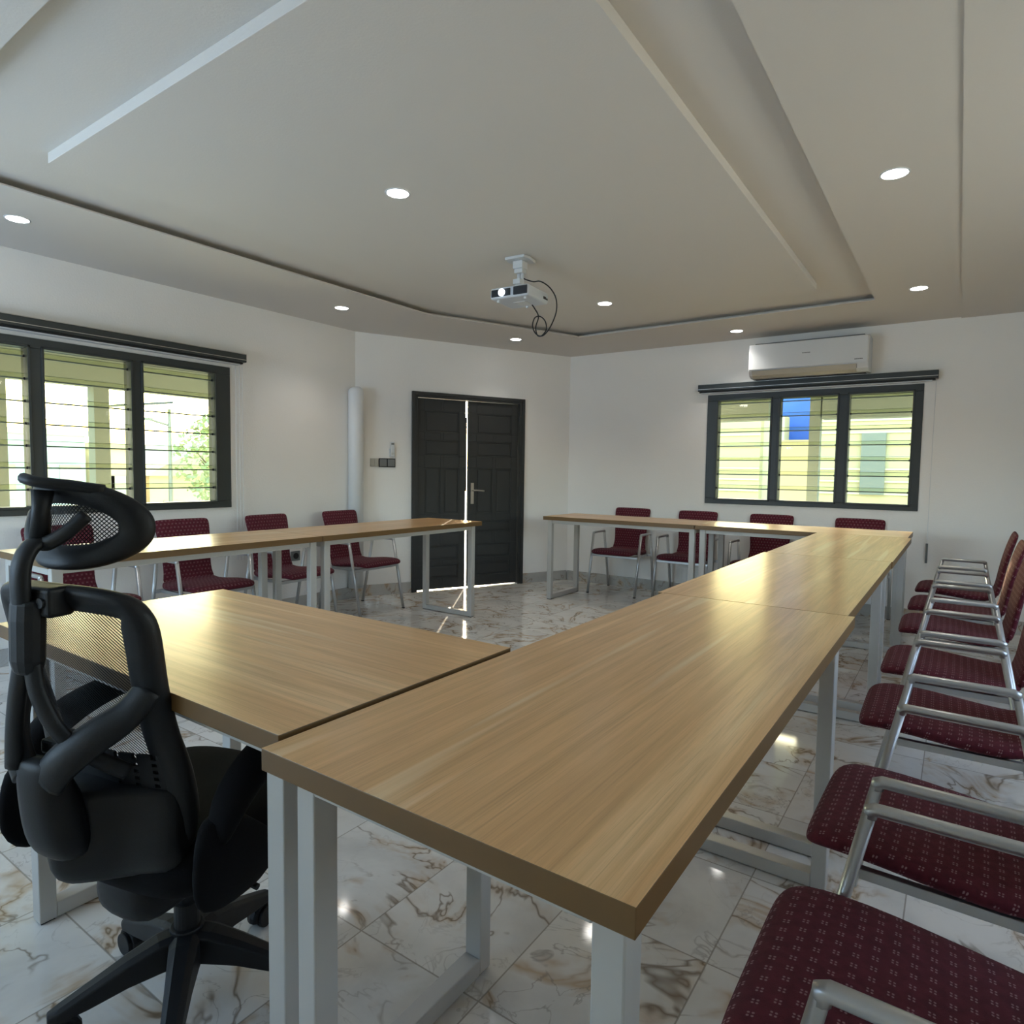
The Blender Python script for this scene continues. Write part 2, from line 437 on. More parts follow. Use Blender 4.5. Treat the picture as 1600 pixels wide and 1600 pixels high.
sb = MB(); sb.prism([(-.05, YN), (XR, YN), (XR, YB), (-.05, YB)], 2.452, 2.503)
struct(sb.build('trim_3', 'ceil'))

def skirting(name, mx, a, b, h=.105):
    s_ = MB(); s_.box((a, -.012, 0), (b, -.0005, h), mx); return struct(s_.build(name, 'skirt', bevel=.002))
skirting('baseboard_left', mxL, 0, PA.y - YN - .004)
skirting('baseboard_back', mxB, 0.012, XR - PB.x)
skirting('baseboard_corner', DW, .02, DX0-.003)
skirting('baseboard_corner.001', DW, DX1+.003, DL-.008)
skirting('baseboard_right', mxR, 0, YB - YN - .012)

# ------------------------------------------------------------------ windows
def window(name, mx, a, b, z0, z1, panes, fw, blades_from, pitch):
    """a,b along wall; panes = list of (xa,xb); fw frame depth"""
    w = empty(name); struct(w)
    f = MB(); zt, zb = z1 - .060, z0 + .052
    f.box((a, -.012, z0), (b, .085, zb), mx); f.box((a, -.012, zt), (b, .085, z1), mx)
    f.box((a, -.012, zb), (panes[0][0], .085, zt), mx); f.box((panes[-1][1], -.012, zb), (b, .085, zt), mx)
    for p, q in zip(panes[:-1], panes[1:]): f.box((p[1], -.010, zb), (q[0], .085, zt), mx)
    # inner raised lips
    for p in panes:
        f.box((p[0]-.016, -.018, zb-.016), (p[0], .0, zt+.016), mx); f.box((p[1], -.018, zb-.016), (p[1]+.016, .0, zt+.016), mx)
        f.box((p[0]-.016, -.018, zt), (p[1]+.016, .0, zt+.016), mx); f.box((p[0]-.016, -.018, zb-.016), (p[1]+.016, .0, zb), mx)
    f.build('window_frame', 'dark', w, bevel=.003)
    for p in panes:
        g_ = MB(); h = MB(); z = blades_from
        while z < zt:
            lo = max(z, zb); hi = min(z + pitch + .034, zt - .002)
            if hi - lo > .02:
                # blade leans: foot further in than head
                yl, yh = .030, .047
                pts = [(p[0]+.002, yl, lo), (p[1]-.002, yl, lo), (p[1]-.002, yh, hi), (p[0]+.002, yh, hi)]
                v1 = [g_.bm.verts.new(mx @ Vector(q)) for q in pts]; g_.bm.faces.new(v1)
                if lo > zb + .001: h.box((p[0]+.002, yl-.004, lo-.0035), (p[1]-.002, yl+.003, lo+.0055), mx)
                h.box((p[0]+.002, yh-.001, hi-.0015), (p[1]-.002, yh+.003, hi+.0015), mx)
            z += pitch
        gl = g_.build('louvre_glass', 'glass', w)
        h.build('blade_edge', 'glassedge', gl)
        c = MB(); z = blades_from
        while z < zt - .05:
            if z > zb:
                for xx in (p[0], p[1]-.012): c.box((xx+.002, .020, z-.006), (xx+.010, .034, z+.010), mx)
            z += pitch
        c.build('blade_clip', 'black', w)
    return w
window('window_1', mxL, WA[0]-YN, WA[1]-YN, .893, 1.958, [(v[0]-YN, v[1]-YN) for v in ((.46, .97), (1.05, 1.545), (1.632, 2.13), (2.213, 2.728))], .1, .911, .1337)
window('window_2', mxB, WB[0]-PB.x, WB[1]-PB.x, .918, 1.957, [(v[0]-PB.x, v[1]-PB.x) for v in ((-1.932, -1.454), (-1.368, -.902), (-.806, -.346))], .1, .932, .1337)
for nm, mx, a, b, z0, z1 in (('window_3', mxR, 3.3, 5.6, 1.0, 2.0), ('window_4', mxN, .7, 2.5, .8, 2.1)):
    w = MB(); fwid = .06
    w.box((a, .02, z0), (b, .09, z0+fwid), mx); w.box((a, .02, z1-fwid), (b, .09, z1), mx)
    w.box((a, .02, z0+fwid), (a+fwid, .09, z1-fwid), mx); w.box((b-fwid, .02, z0+fwid), (b, .09, z1-fwid), mx)
    m_ = (a+b)/2; w.box((m_-.03, .02, z0+fwid), (m_+.03, .09, z1-fwid), mx)
    struct(w.build(nm, 'dark', bevel=.003))

# roller-blind cassettes above the windows
def cassette(label, mx, a, b, z0, z1):
    r = empty('blind_cassette', label=label, cat='blind', group='blind cassettes above the windows')
    m_ = MB(); m_.box((a, -.075, z0), (b, -.002, z1), mx); m_.build('cassette_box', 'dark', r, bevel=.004)
    m_ = MB(); m_.box((a, -.078, z1), (b, -.002, z1+.004), mx); m_.box((a, -.079, z0+.016), (b, -.0755, z0+.020), mx); m_.build('silver_trim', 'chrome', r)
    m_ = MB(); m_.box((a+.01, -.055, z0-.013), (b-.02, -.006, z0-.0005), mx); m_.build('blind_roll', 'black', r)
    m_ = MB(); m_.box((a+.02, -.050, z0-.022), (b-.04, -.008, z0-.0135), mx); m_.build('bottom_bar', 'whiteplastic', r)
    return r
cassette('long charcoal blind cassette above the left window', mxL, WA[0]-YN-.12, 2.952-YN, 2.004, 2.064)
cassette('charcoal blind cassette under the air conditioner', mxB, -2.115-PB.x, -.178-PB.x, 1.990, 2.052)
# hanging pull cords
c = MB()
for dy in (0, .03, .055):
    c.tube([(XL+.03, 2.885+dy, 1.975), (XL+.028, 2.885+dy, 1.2), (XL+.03, 2.885+dy, .48)], .0022, n=6)
tag(c.build('pull_cord', 'whiteplastic'), 'thin white blind cords hanging right of the left window', 'cord')
r = empty('pull_cord', label='white blind cord with grey weight hanging right of the far window', cat='cord')
c = MB(); c.tube([(-.192, YB-.02, 1.965), (-.196, YB-.02, 1.2), (-.196, YB-.02, .66)], .002, n=6); c.build('cord', 'whiteplastic', r)
c = MB(); c.tube([(-.196, YB-.02, .66), (-.196, YB-.02, .50)], .009, n=8); c.build('cord_weight', 'switchgrey', r)

# ------------------------------------------------------------------ double door in the angled wall
d1 = empty('door_1'); struct(d1)
f = MB(); fr = .045
f.box((DX0+.001, -.02, 0.0), (DX0+fr, .12, DZ-.001), DW); f.box((DX1-fr, -.02, 0), (DX1-.001, .12, DZ-.001), DW); f.box((DX0+fr, -.02, DZ-fr), (DX1-fr, .12, DZ-.001), DW)
f.box((DX0-.012, -.03, 0), (DX0+.02, -.004, DZ+.008), DW); f.box((DX1-.02, -.03, 0), (DX1+.012, -.004, DZ+.008), DW); f.box((DX0+.02, -.03, DZ-.022), (DX1-.02, -.004, DZ+.008), DW)
f.build('door_frame', 'door', d1, bevel=.003)
mid = 1.147; zt = DZ - fr - .003
def leaf(xa, xb, panels, gapz, tilt=0.0, hinge='r'):
    hx = xb if hinge == 'r' else xa
    mx = DW @ Matrix.Translation((hx, .02, 0)) @ Matrix.Rotation(tilt, 4, 'Z') @ Matrix.Translation((-hx, 0, 0))
    m_ = MB(); m_.box((xa, .006, gapz), (xb, .020, zt), mx)
    # stiles and rails stand proud so each panel is a sunk field
    xs = sorted({xa, xb} | {p[0] for p in panels} | {p[1] for p in panels}); zs = sorted({gapz, zt} | {p[2] for p in panels} | {p[3] for p in panels})
    for i in range(len(xs)-1):
        for j in range(len(zs)-1):
            cxm, czm = (xs[i]+xs[i+1])/2, (zs[j]+zs[j+1])/2
            if any(p[0] < cxm < p[1] and p[2] < czm < p[3] for p in panels): continue
            m_.box((xs[i], -.004, zs[j]), (xs[i+1], .006, zs[j+1]), mx)
    for p in panels:   # raised field in each panel
        m_.box((p[0]+.022, .0, p[2]+.022), (p[1]-.022, .0065, p[3]-.022), mx)
        for q in ((p[0], p[2], p[0]+.010, p[3]), (p[1]-.010, p[2], p[1], p[3]), (p[0], p[2], p[1], p[2]+.010), (p[0], p[3]-.010, p[1], p[3])):
            m_.box((q[0], -.001, q[1]), (q[2], .0065, q[3]), mx)
    o = m_.build('door_leaf', 'door', d1, bevel=.0022)
    if hinge == 'l':
        q_ = MB(); q_.box((xb+.0005, .008, .99), (xb+.018, .014, 1.74), mx); q_.build('meeting_strip', 'door', o)
    return o, mx
xl0, xl1 = DX0 + fr + .003, mid - .014
xr0, xr1 = mid + .013, DX1 - fr - .004
def panset(a, b):
    m1, m2 = a + (b-a)*.46, a + (b-a)*.54
    return [(a, b, 1.57, 1.785), (a, b, 1.34, 1.50), (a, m1, .76, 1.225), (m2, b, .76, 1.225), (a, b, .565, .685), (a, b, .30, .45), (a, b, .115, .255)]
leaf(xl0, xl1, panset(xl0+.08, xl1-.07), .009, hinge='l')
lr, lmx = leaf(xr0, xr1, panset(xr0+.095, xr1-.075), .009, tilt=0, hinge='r')
h = MB(); hx = xr0 + .050
h.box((hx-.017, -.013, .86), (hx+.017, -.0042, 1.075), lmx)
h.tube([(hx, -.013, 1.0), (hx, -.05, 1.0), (hx+.03, -.055, 1.0), (hx+.115, -.053, .995)], .009, n=10, )
for v in h.bm.verts[8:]: v.co = lmx @ v.co
h.cyl((0, 0, 0), .001, .001)
h.build('door_handle', 'chrome', lr, bevel=.002)
hg = MB()
for z in (.25, .95, 1.70): hg.cyl(DW @ Vector((DX1-fr-.002, -.012, z)), .007, .09, n=10)
hg.build('hinge', 'door', d1)

# ------------------------------------------------------------------ wall fittings
p = MB(); pr = .068
p.tube([(XL+.070, 4.045, .106), (XL+.070, 4.045, 1.6), (XL+.070, 4.045, 1.895), (XL+.069, 4.045, 1.92), (XL+.066, 4.045, 1.934)], [pr, pr, pr, pr*.93, pr*.7], n=28)
pp = tag(p.build('downpipe', 'pvc', smooth=True), 'thick white pipe standing against the wall left of the black door', 'pipe')
p = MB(); p.box((.045, -.006, .105), (.053, -.0008, 1.90), DW); tag(p.build('caulk_line', 'caulk'), 'yellowed strip running down the wall beside the white pipe', 'strip')
sw = empty('switch_panel', label='double dark grey switch panel on the wall left of the door', cat='switch')
m_ = MB(); m_.box((.222, -.010, 1.222), (.384, -.0008, 1.306), DW); m_.build('switch_frame', 'black', sw, bevel=.002)
for a in (.231, .308):
    m_ = MB(); m_.box((a, -.015, 1.230), (a+.067, -.0102, 1.298), DW); m_.build('switch_rocker', 'switchgrey', sw, bevel=.002)
m_ = MB(); m_.box((.140, -.010, 1.226), (.216, -.0008, 1.304), DW)
m_.box((.146, -.014, 1.232), (.176, -.0102, 1.298), DW); m_.box((.180, -.014, 1.232), (.210, -.0102, 1.298), DW)
tag(m_.build('wall_switch', 'greyplastic', bevel=.002), 'pale beige switch beside the dark switch panel', 'switch')
rm = empty('remote_holder', label='small white remote control in its wall holder above the dark switches', cat='remote')
m_ = MB(); m_.box((.326, -.018, 1.318), (.376, -.0008, 1.40), DW); m_.build('holder', 'whiteplastic', rm, bevel=.003)
m_ = MB(); m_.box((.331, -.029, 1.325), (.371, -.0182, 1.462), DW); ro = m_.build('remote', 'whiteplastic', rm, bevel=.004)
m_ = MB(); m_.box((.337, -.0298, 1.436), (.365, -.0292, 1.452), DW); m_.build('screen', 'switchgrey', ro)
m_ = MB()
for i in range(3):
    for j in range(2): m_.box((.339+i*.0095, -.0302, 1.340+j*.012), (.3455+i*.0095, -.0292, 1.347+j*.012), DW)
m_.build('button', 'greyplastic', ro)
ol = empty('power_socket', label='grey and black power socket low on the left wall between two chairs', cat='socket')
m_ = MB(); m_.box((XL+.001, 3.385, .415), (XL+.012, 3.475, .497)); m_.build('socket_plate', 'switchgrey', ol, bevel=.002)
m_ = MB(); m_.cyl((XL+.0122, 3.432, .456), .026, .004, axis='x'); m_.build('socket_face', 'black', ol)

# air conditioner
ac = empty('air_conditioner', label='white wall air conditioner above the far window', cat='air conditioner')
X0, X1 = -1.60, -.655
prof = [(YB-.003, 2.062), (YB-.003, 2.355), (YB-.20, 2.357), (YB-.247, 2.345), (YB-.257, 2.30), (YB-.252, 2.125), (YB-.228, 2.085), (YB-.18, 2.064)]
mxa = Matrix(((0, 0, 1, 0), (1, 0, 0, 0), (0, 1, 0, 0), (0, 0, 0, 1)))
m_ = MB(); m_.prism(prof, X0, X1, mxa); m_.build('casing', 'whiteplastic', ac, bevel=.006, seg=3)
m_ = MB(); m_.box((X0+.006, YB-.264, 2.128), (X1-.006, YB-.2555, 2.345)); fp = m_.build('front_panel', 'whiteplastic', ac, bevel=.003)
m_ = MB()
x = -1.155
for w_ in (.010, .007, .009, .006, .009, .008): m_.box((x, YB-.2652, 2.238), (x+w_, YB-.2641, 2.246)); x += w_ + .0025
m_.build('small_lettering', 'switchgrey', fp); m_ = MB()
x = -.755
for w_ in (.010, .012, .008, .012, .009): m_.box((x, YB-.2652, 2.152), (x+w_, YB-.2641, 2.161)); x += w_ + .002
m_.build('small_lettering', 'switchgrey', fp)
m_ = MB(); m_.prism([(YB-.2535, 2.121), (YB-.2575, 2.119), (YB-.236, 2.079), (YB-.19, 2.058), (YB-.185, 2.0615), (YB-.2305, 2.083)], X0+.03, X1-.09, mxa); m_.build('air_flap', 'vent', ac)
m_ = MB(); m_.box((X0+.03, YB-.12, 2.0575), (X1-.03, YB-.02, 2.0615)); m_.build('lower_intake', 'black', ac)
m_ = MB(); m_.box((X0+.04, YB-.20, 2.3575), (X1-.04, YB-.02, 2.366)); m_.build('top_grille', 'switchgrey', ac)
m_ = MB(); m_.box((X1-.085, YB-.250, 2.085), (X1-.082, YB-.247, 2.12)); m_.build('panel_seam', 'switchgrey', ac)

# downlights
LIGHTS = [((-2.17, 2.18), 'round recessed downlight in the raised centre panel, nearest to the camera'),
          ((-2.24, 4.41), 'small recessed downlight in the centre panel right of the projector'),
          ((-4.047, 1.335), 'recessed downlight in the ceiling border at the far left above the left window'),
          ((-4.046, 3.455), 'recessed downlight in the border between the left window and the door'),
          ((-3.551, 5.148), 'recessed downlight in the border in front of the black door'),
          ((-1.676, 5.851), 'recessed downlight in the border left of the air conditioner'),
          ((-.283, 3.173), 'largest recessed downlight in the right border, shining with a long streak'),
          ((-.285, 5.152), 'recessed downlight in the right border near the far wall')]
proto = None
for i, ((x, y), lab) in enumerate(LIGHTS):
    if proto is None:
        proto = empty('downlight', (x, y, ZC))
        m_ = MB(); n = 32
        ro_ = [[(r_*cos(2*pi*j/n), r_*sin(2*pi*j/n), z) for j in range(n)] for r_, z in ((.057, -.0005), (.057, -.002), (.054, -.0035), (.050, -.003), (.048, -.0005))]
        m_.loft(ro_, cap=False); m_.build('trim_ring', 'whiteplastic', proto, smooth=True)
        m_ = MB(); m_.cyl((0, 0, -.0026), .0485, .0018, n=32); m_.build('lamp_lens', 'lamp', proto)
        sd = bpy.data.lights.new('spot_bulb', 'SPOT'); sd.energy = SPOT_W; sd.color = (1.0, .95, .86); sd.spot_size = rad(118); sd.spot_blend = 1.0; sd.shadow_soft_size = .035
        so = bpy.data.objects.new('spot_bulb', sd); COL.objects.link(so); so.parent = proto; so.location = (0, 0, -.045)
        o = proto
    else:
        o = copy_tree(proto); o.location = (x, y, ZC)
    tag(o, lab, 'ceiling light', 'recessed downlights')

# ------------------------------------------------------------------ projector
PZ = 2.20
pj = empty('projector', (-2.195, 3.215, PZ), rad(4), label='white projector hanging from the ceiling on a short bracket', cat='projector')
W2, D2, H2 = .128, .125, .066
m_ = MB(); m_.box((-W2, -D2, 0), (W2, D2, H2)); m_.build('projector_body', 'projbody', pj, bevel=.014, seg=4)
m_ = MB(); m_.box((-W2+.010, -D2-.0030, .012), (.012, -D2+.004, H2-.012)); lb = m_.build('lens_window', 'projdark', pj, bevel=.004)
m_ = MB(); m_.cyl((-.045, -D2-.010, H2*.5), .021, .012, n=24, axis='y'); m_.build('lens', 'lens', lb)
m_ = MB(); m_.box((.030, -D2-.0030, .010), (W2-.006, -D2+.004, H2-.008)); m_.build('front_grille', 'projdark', pj, bevel=.006)
m_ = MB(); m_.box((-.03, -.02, -.0035), (.05, .06, -.0006)); m_.build('underside_hatch', 'whiteplastic', pj, bevel=.002)
for fx, fy in ((-.09, -.09), (.09, -.09), (0, .095)):
    m_ = MB(); m_.cyl((fx, fy, -.012), .009, .0125, n=12); m_.build('adjusting_foot', 'whiteplastic', pj)
m_ = MB(); m_.box((W2-.0005, .06, .02), (W2+.002, .09, .035)); m_.box((W2-.0005, .095, .02), (W2+.002, .11, .03)); m_.build('side_ports', 'projdark', pj)
br = MB()
br.tube([(-.10, -.07, H2+.008), (-.01, .01, H2+.016), (.08, .08, H2+.008)], .008, n=8); br.tube([(-.10, .08, H2+.008), (-.01, .01, H2+.016), (.08, -.07, H2+.008)], .008, n=8)
br.box((-.045, -.03, H2+.004), (.02, .04, H2+.020))
br.tube([(-.012, .005, H2+.015), (-.012, .005, .13)], .018, n=14); br.box((-.036, -.02, .105), (.012, .03, .135))
br.tube([(-.025, .03, .12), (-.025, .03, .20)], .010, n=10); br.tube([(.0, .03, .12), (.0, .03, .20)], .010, n=10); br.box((-.04, .0, .175), (.015, .05, .20))
bo = br.build('mounting_bracket', 'whiteplastic', pj, bevel=.002)
m_ = MB(); m_.prism([(-.075+.06*(1-1), -.05), (.055, -.05), (.065, .0), (.055, .09), (-.075, .09), (-.085, .0)], .243, .2595); m_.prism([(-.045, -.01), (.02, -.01), (.02, .055), (-.045, .055)], .198, .2428)
m_.build('ceiling_plate', 'whiteplastic', bo, bevel=.003)
cb_ = MB()
path = [(.0, .03, .150), (.03, .035, .135), (.075, .03, .118), (.125, .03, .112), (.175, .05, .075), (.200, .08, .02), (.195, .10, -.05), (.165, .10, -.125), (.125, .10, -.175), (.09, .10, -.187), (.055, .10, -.165), (.035, .10, -.12), (.05, .10, -.075), (.085, .10, -.07), (.12, .10, -.10), (.13, .10, -.15), (.10, .10, -.185), (.07, .10, -.18), (.058, .10, -.13), (.075, .10, -.07), (.05, .095, -.02), (.04, .08, .0)]
def smooth_path(P, k=6):
    P = [Vector(p) for p in P]; out = []
    for i in range(len(P)-1):
        a, b, c, d = P[max(i-1, 0)], P[i], P[i+1], P[min(i+2, len(P)-1)]
        for j in range(k):
            t = j/k
            out.append(.5*((2*b) + (c-a)*t + (2*a-5*b+4*c-d)*t*t + (3*b-a-3*c+d)*t**3))
    out.append(P[-1]); return out
cb_.tube(smooth_path(path), .0038, n=8); cb_.build('power_cable', 'black', pj, smooth=True)

# ------------------------------------------------------------------ tables
TZ, TT = .785, .034
def loop_frame(t, along, pos, lo, hi, a=.040, b=.045):
    """rectangular leg loop standing across the table; a = size across, b = size lengthwise"""
    m_ = MB(); z1 = TZ - TT - .001
    def bx(u0, u1, v0, v1, z0, z1_):
        if along == 'x': m_.box((u0, v0, z0), (u1, v1, z1_))
        else: m_.box((v0, u0, z0), (v1, u1, z1_))
    p0, p1 = pos, pos + b
    bx(p0, p1, lo, lo+a, .004, z1); bx(p0, p1, hi-a, hi, .004, z1)
    bx(p0, p1, lo+a, hi-a, .004, .044); bx(p0, p1, lo+a, hi-a, z1-.036, z1)
    o = m_.build('leg_frame', 'leg', t, bevel=.0025)
    for v0 in (lo+.004, hi-a+.004):
        f_ = MB(); u = (p0+.004, p1-.004)
        if along == 'x': f_.box((u[0], v0, 0), (u[1], v0+a-.008, .0045))
        else: f_.box((v0, u[0], 0), (v0+a-.008, u[1], .0045))
        f_.build('foot_pad', 'foot', o)
def table(x0, x1, y0, y1, along, l0, l1, label, group, inset=.028):
    cx, cy = (x0+x1)/2, (y0+y1)/2
    t = empty('meeting_table', (cx, cy, 0), label=label, cat='table', group=group)
    hx, hy = (x1-x0)/2, (y1-y0)/2
    m_ = MB(); m_.box((-hx, -hy, TZ-TT), (hx, hy, TZ))
    for f_ in m_.bm.faces:
        f_.normal_update()
        if abs(f_.normal.z) < .5: f_.material_index = 1
    m_.build('tabletop', ['woodx' if along == 'x' else 'woody', 'edge'], t, bevel=.0012)
    if along == 'x':
        loop_frame(t, 'x', l0 - cx, -hy+inset, hy-inset); loop_frame(t, 'x', l1 - cx, -hy+inset, hy-inset)
    else:
        loop_frame(t, 'y', l0 - cy, -hx+inset, hx-inset); loop_frame(t, 'y', l1 - cy, -hx+inset, hx-inset)
    for s_ in (-1, 1):
        m_ = MB()
        if along == 'x': m_.box((l0-cx+.046, s_*(hy-.05)-.014, TZ-TT-.032), (l1-cx-.001, s_*(hy-.05)+.014, TZ-TT-.001))
        else: m_.box((s_*(hx-.05)-.014, l0-cy+.046, TZ-TT-.032), (s_*(hx-.05)+.014, l1-cy-.001, TZ-TT-.001))
        m_.build('side_rail', 'leg', t, bevel=.002)
    return t
gR, gL, gF = 'oak meeting tables of the right-hand row', 'oak meeting tables along the left wall', 'oak meeting tables along the far wall'
table(-.833, -.235, .557, 2.128, 'y', .598, 1.985, 'long oak-topped meeting table in the foreground, its corner pointing at the camera', gR)
table(-.850, -.254, 2.132, 3.618, 'y', 2.150, 3.495, 'second oak table of the right-hand row behind the foreground table', gR)
table(-.838, -.250, 3.622, 5.118, 'y', 3.650, 5.020, 'third oak table of the right-hand row, its end touching the far tables', gR)
table(-2.050, -.852, .600, 1.232, 'x', -1.955, -.925, 'shorter oak table in front of the black office chair', 'oak table at the near end')
table(-3.810, -3.212, 1.125, 2.588, 'y', 1.150, 2.520, 'oak table by the left wall, left one of the pair, partly behind the headrest', gL)
table(-3.805, -3.212, 2.592, 4.205, 'y', 2.625, 4.105, 'oak table by the left wall whose end stands in front of the black door', gL)
table(-3.195, -1.752, 5.124, 5.725, 'x', -3.160, -1.802, 'oak table along the far wall, left one of the pair', gF)
table(-1.748, -.272, 5.124, 5.725, 'x', -1.715, -.350, 'oak table along the far wall below the far window, meeting the right-hand row', gF)

# ------------------------------------------------------------------ burgundy chairs
def section(c, nrm, lat, hw, th, n=28, e=0.42):
    pts = []; uvs = []
    for j in range(n):
        a = 2*pi*j/n
        ca, sa = cos(a), sin(a)
        x = math.copysign(abs(ca)**e, ca); y = math.copysign(abs(sa)**(e*1.9), sa)
        pts.append(c + lat*(x*hw) + nrm*(y*th))
    return pts
def pad(name, path, parent, mats):
    """path: list of (x, z, half width, half thickness); loft with UV in metres"""
    P = [Vector((p[0], 0, p[1])) for p in path]; rings = []; uvs = []; s_ = 0.0
    for i, p in enumerate(P):
        t = (P[min(i+1, len(P)-1)] - P[max(i-1, 0)]).normalized()
        nrm = Vector((-t.z, 0, t.x)); lat = Vector((0, 1, 0))
        if i: s_ += (P[i]-P[i-1]).length
        ring = section(p, nrm, lat, path[i][2], path[i][3]); rings.append(ring)
        uvs.append([(q.y, s_ + (q-p).dot(nrm)*.3) for q in ring])
    m_ = MB(); m_.loft(rings, uvs=uvs)
    return m_.build(name, mats, parent, smooth=True, subsurf=1)

def make_chair():
    """faces local +x"""
    t = empty('armchair')
    seat = [(.262, .398, .178, .004), (.261, .402, .196, .013), (.252, .411, .212, .020), (.235, .418, .222, .024), (.20, .423, .228, .026), (.12, .421, .231, .027), (.04, .413, .231, .027), (-.04, .405, .229, .026), (-.11, .401, .222, .025), (-.15, .404, .208, .024), (-.178, .416, .190, .021), (-.188, .43, .180, .018)]
    back = [(-.184, .415, .184, .016), (-.192, .435, .178, .018), (-.202, .47, .170, .018), (-.210, .52, .167, .018), (-.219, .58, .171, .018), (-.230, .64, .177, .018), (-.243, .70, .184, .018), (-.258, .76, .190, .017), (-.270, .80, .193, .016), (-.276, .820, .191, .014), (-.280, .832, .182, .010), (-.2815, .838, .168, .004)]
    pad('seat', seat, t, ['fabric']); pad('backrest', back, t, ['fabric'])
    hw = .252
    for s_ in (-1, 1):
        for f_ in (1, -1):
            l = MB(); l.tube([(f_*.250, s_*.248, .004), (f_*.128, s_*(hw), .586)], .0128, n=12, sx=.9)
            lo = l.build('leg', 'silver', t, smooth=True)
            g_ = MB(); g_.cyl((f_*.2508, s_*.248, 0), .0135, .008, n=12); g_.build('leg_glide', 'foot', lo)
        a = MB(); a.tube([(.1275, s_*hw, .580), (.1265, s_*hw, .592), (.118, s_*hw, .596), (-.118, s_*hw, .596), (-.1265, s_*hw, .592), (-.1275, s_*hw, .580)], .0132, n=12, sx=.9)
        a.build('armrest', 'silver', t, smooth=True)
    for x_, nm in ((.168, 'crossbar'), (-.168, 'crossbar')):
        c_ = MB(); c_.box((x_-.012, -hw+.005, .362), (x_+.012, hw-.005, .384)); c_.build(nm, 'silver', t, bevel=.002)
    for s_ in (-1, 1):
        c_ = MB(); c_.box((-.160, s_*.205-.010, .364), (.160, s_*.205+.010, .386)); c_.build('seat_rail', 'silver', t, bevel=.002)
    return t
chairs = []
# right-hand row, facing -x
ry = [1.06, 1.69, 2.52, 3.19, 4.035, 4.72, 5.46]
rl = ['burgundy armchair nearest the camera, cut by the bottom right corner',
      'burgundy armchair second from the camera in the right-hand row',
      'burgundy armchair third from the camera in the right-hand row',
      'burgundy armchair in the middle of the right-hand row of seven, fourth from the camera',
      'burgundy armchair fifth from the camera in the right-hand row',
      'burgundy armchair second from the far wall in the right-hand row',
      'burgundy armchair of the right-hand row standing closest to the far wall']
spots = [((.022 + .004*i, y), pi + rad((0, -1, 1, 0, 1, 0, -1)[i]), rl[i], 'burgundy armchairs in the right-hand row') for i, y in enumerate(ry)]
spots += [((-4.175, 1.63), rad(2), 'burgundy armchair at the left wall, leftmost, behind the office chair headrest', 'burgundy armchairs along the left wall'),
          ((-4.165, 2.37), rad(0), 'burgundy armchair under the right end of the left window', 'burgundy armchairs along the left wall'),
          ((-4.165, 3.05), rad(3), 'burgundy armchair by the blind cords, its seat behind the table legs', 'burgundy armchairs along the left wall'),
          ((-4.170, 3.77), rad(1), 'burgundy armchair beside the white pipe, nearest to the black door', 'burgundy armchairs along the left wall'),
          ((-2.770, 5.948), -pi/2 + rad(2), 'burgundy armchair at the far wall, leftmost, near the corner', 'burgundy armchairs along the far wall'),
          ((-2.085, 5.945), -pi/2 + rad(1), 'burgundy armchair at the far wall left of the far window frame edge', 'burgundy armchairs along the far wall'),
          ((-1.405, 5.948), -pi/2, 'burgundy armchair under the middle of the far window', 'burgundy armchairs along the far wall'),
          ((-.690, 5.950), -pi/2 - rad(1), 'burgundy armchair at the far wall, rightmost, only its backrest top showing', 'burgundy armchairs along the far wall')]
ch0 = make_chair()
for i, ((x, y), rz, lab, grp) in enumerate(spots):
    o = ch0 if i == 0 else copy_tree(ch0)
    o.location = (x, y, 0); o.rotation_euler = (0, 0, rz)
    tag(o, lab, 'chair', grp)

# ------------------------------------------------------------------ office chair (faces local +y)
OC = empty('office_chair', (-1.395, .74, 0), rad(13), label='black mesh-back office chair with headrest at the near oak table', cat='office chair')
b_ = MB(); a0 = rad(-13)
for ang in (105.5, 183, 251, 323, 35):
    a = rad(ang) + a0; d = Vector((cos(a), sin(a), 0)); s_ = Vector((-d.y, d.x, 0))
    rings = []
    for r_, w_, zt_, zb_ in ((.015, .036, .160, .095), (.06, .031, .155, .090), (.12, .026, .136, .083), (.19, .022, .108, .068), (.245, .020, .086, .061), (.262, .014, .080, .063)):
        c_ = d*r_
        rings.append([c_ + s_*w_ + Vector((0,0,zb_)), c_ + s_*w_*.95 + Vector((0,0,zt_-.008)), c_ + s_*w_*.45 + Vector((0,0,zt_)), c_ - s_*w_*.45 + Vector((0,0,zt_)), c_ - s_*w_*.95 + Vector((0,0,zt_-.008)), c_ - s_*w_ + Vector((0,0,zb_))])
    b_.loft(rings)
b_.cyl((0, 0, .09), .042, .075, n=24, r2=.036)
base = b_.build('star_base', 'plastic', OC, bevel=.003)
for ang in (105.5, 183, 251, 323, 35):
    a = rad(ang) + a0; d = Vector((cos(a), sin(a), 0)); s_ = Vector((-d.y, d.x, 0)); c_ = d*.238
    w = MB()
    for k in (-1, 1): w.cyl(c_ + s_*(k*.009) + Vector((0, 0, .027)), .027, .013*k, n=20, axis=tuple(s_))
    w.cyl(c_ + Vector((0, 0, .03)), .006, .035, n=10)
    rr_ = []
    for k in range(9):
        q = rad(-10 + k*25); rr_.append(c_ + d*(-cos(q)*.030) + Vector((0, 0, .027 + sin(q)*.030)))
    w.tube(rr_, .0075, n=8, sx=1.9, up=tuple(s_))
    w.build('caster', 'plastic', base, bevel=.002)
m_ = MB(); m_.cyl((0, 0, .15), .027, .07, n=20); m_.cyl((0, 0, .22), .017, .06, n=16); m_.build('gas_lift', 'plastic', OC)
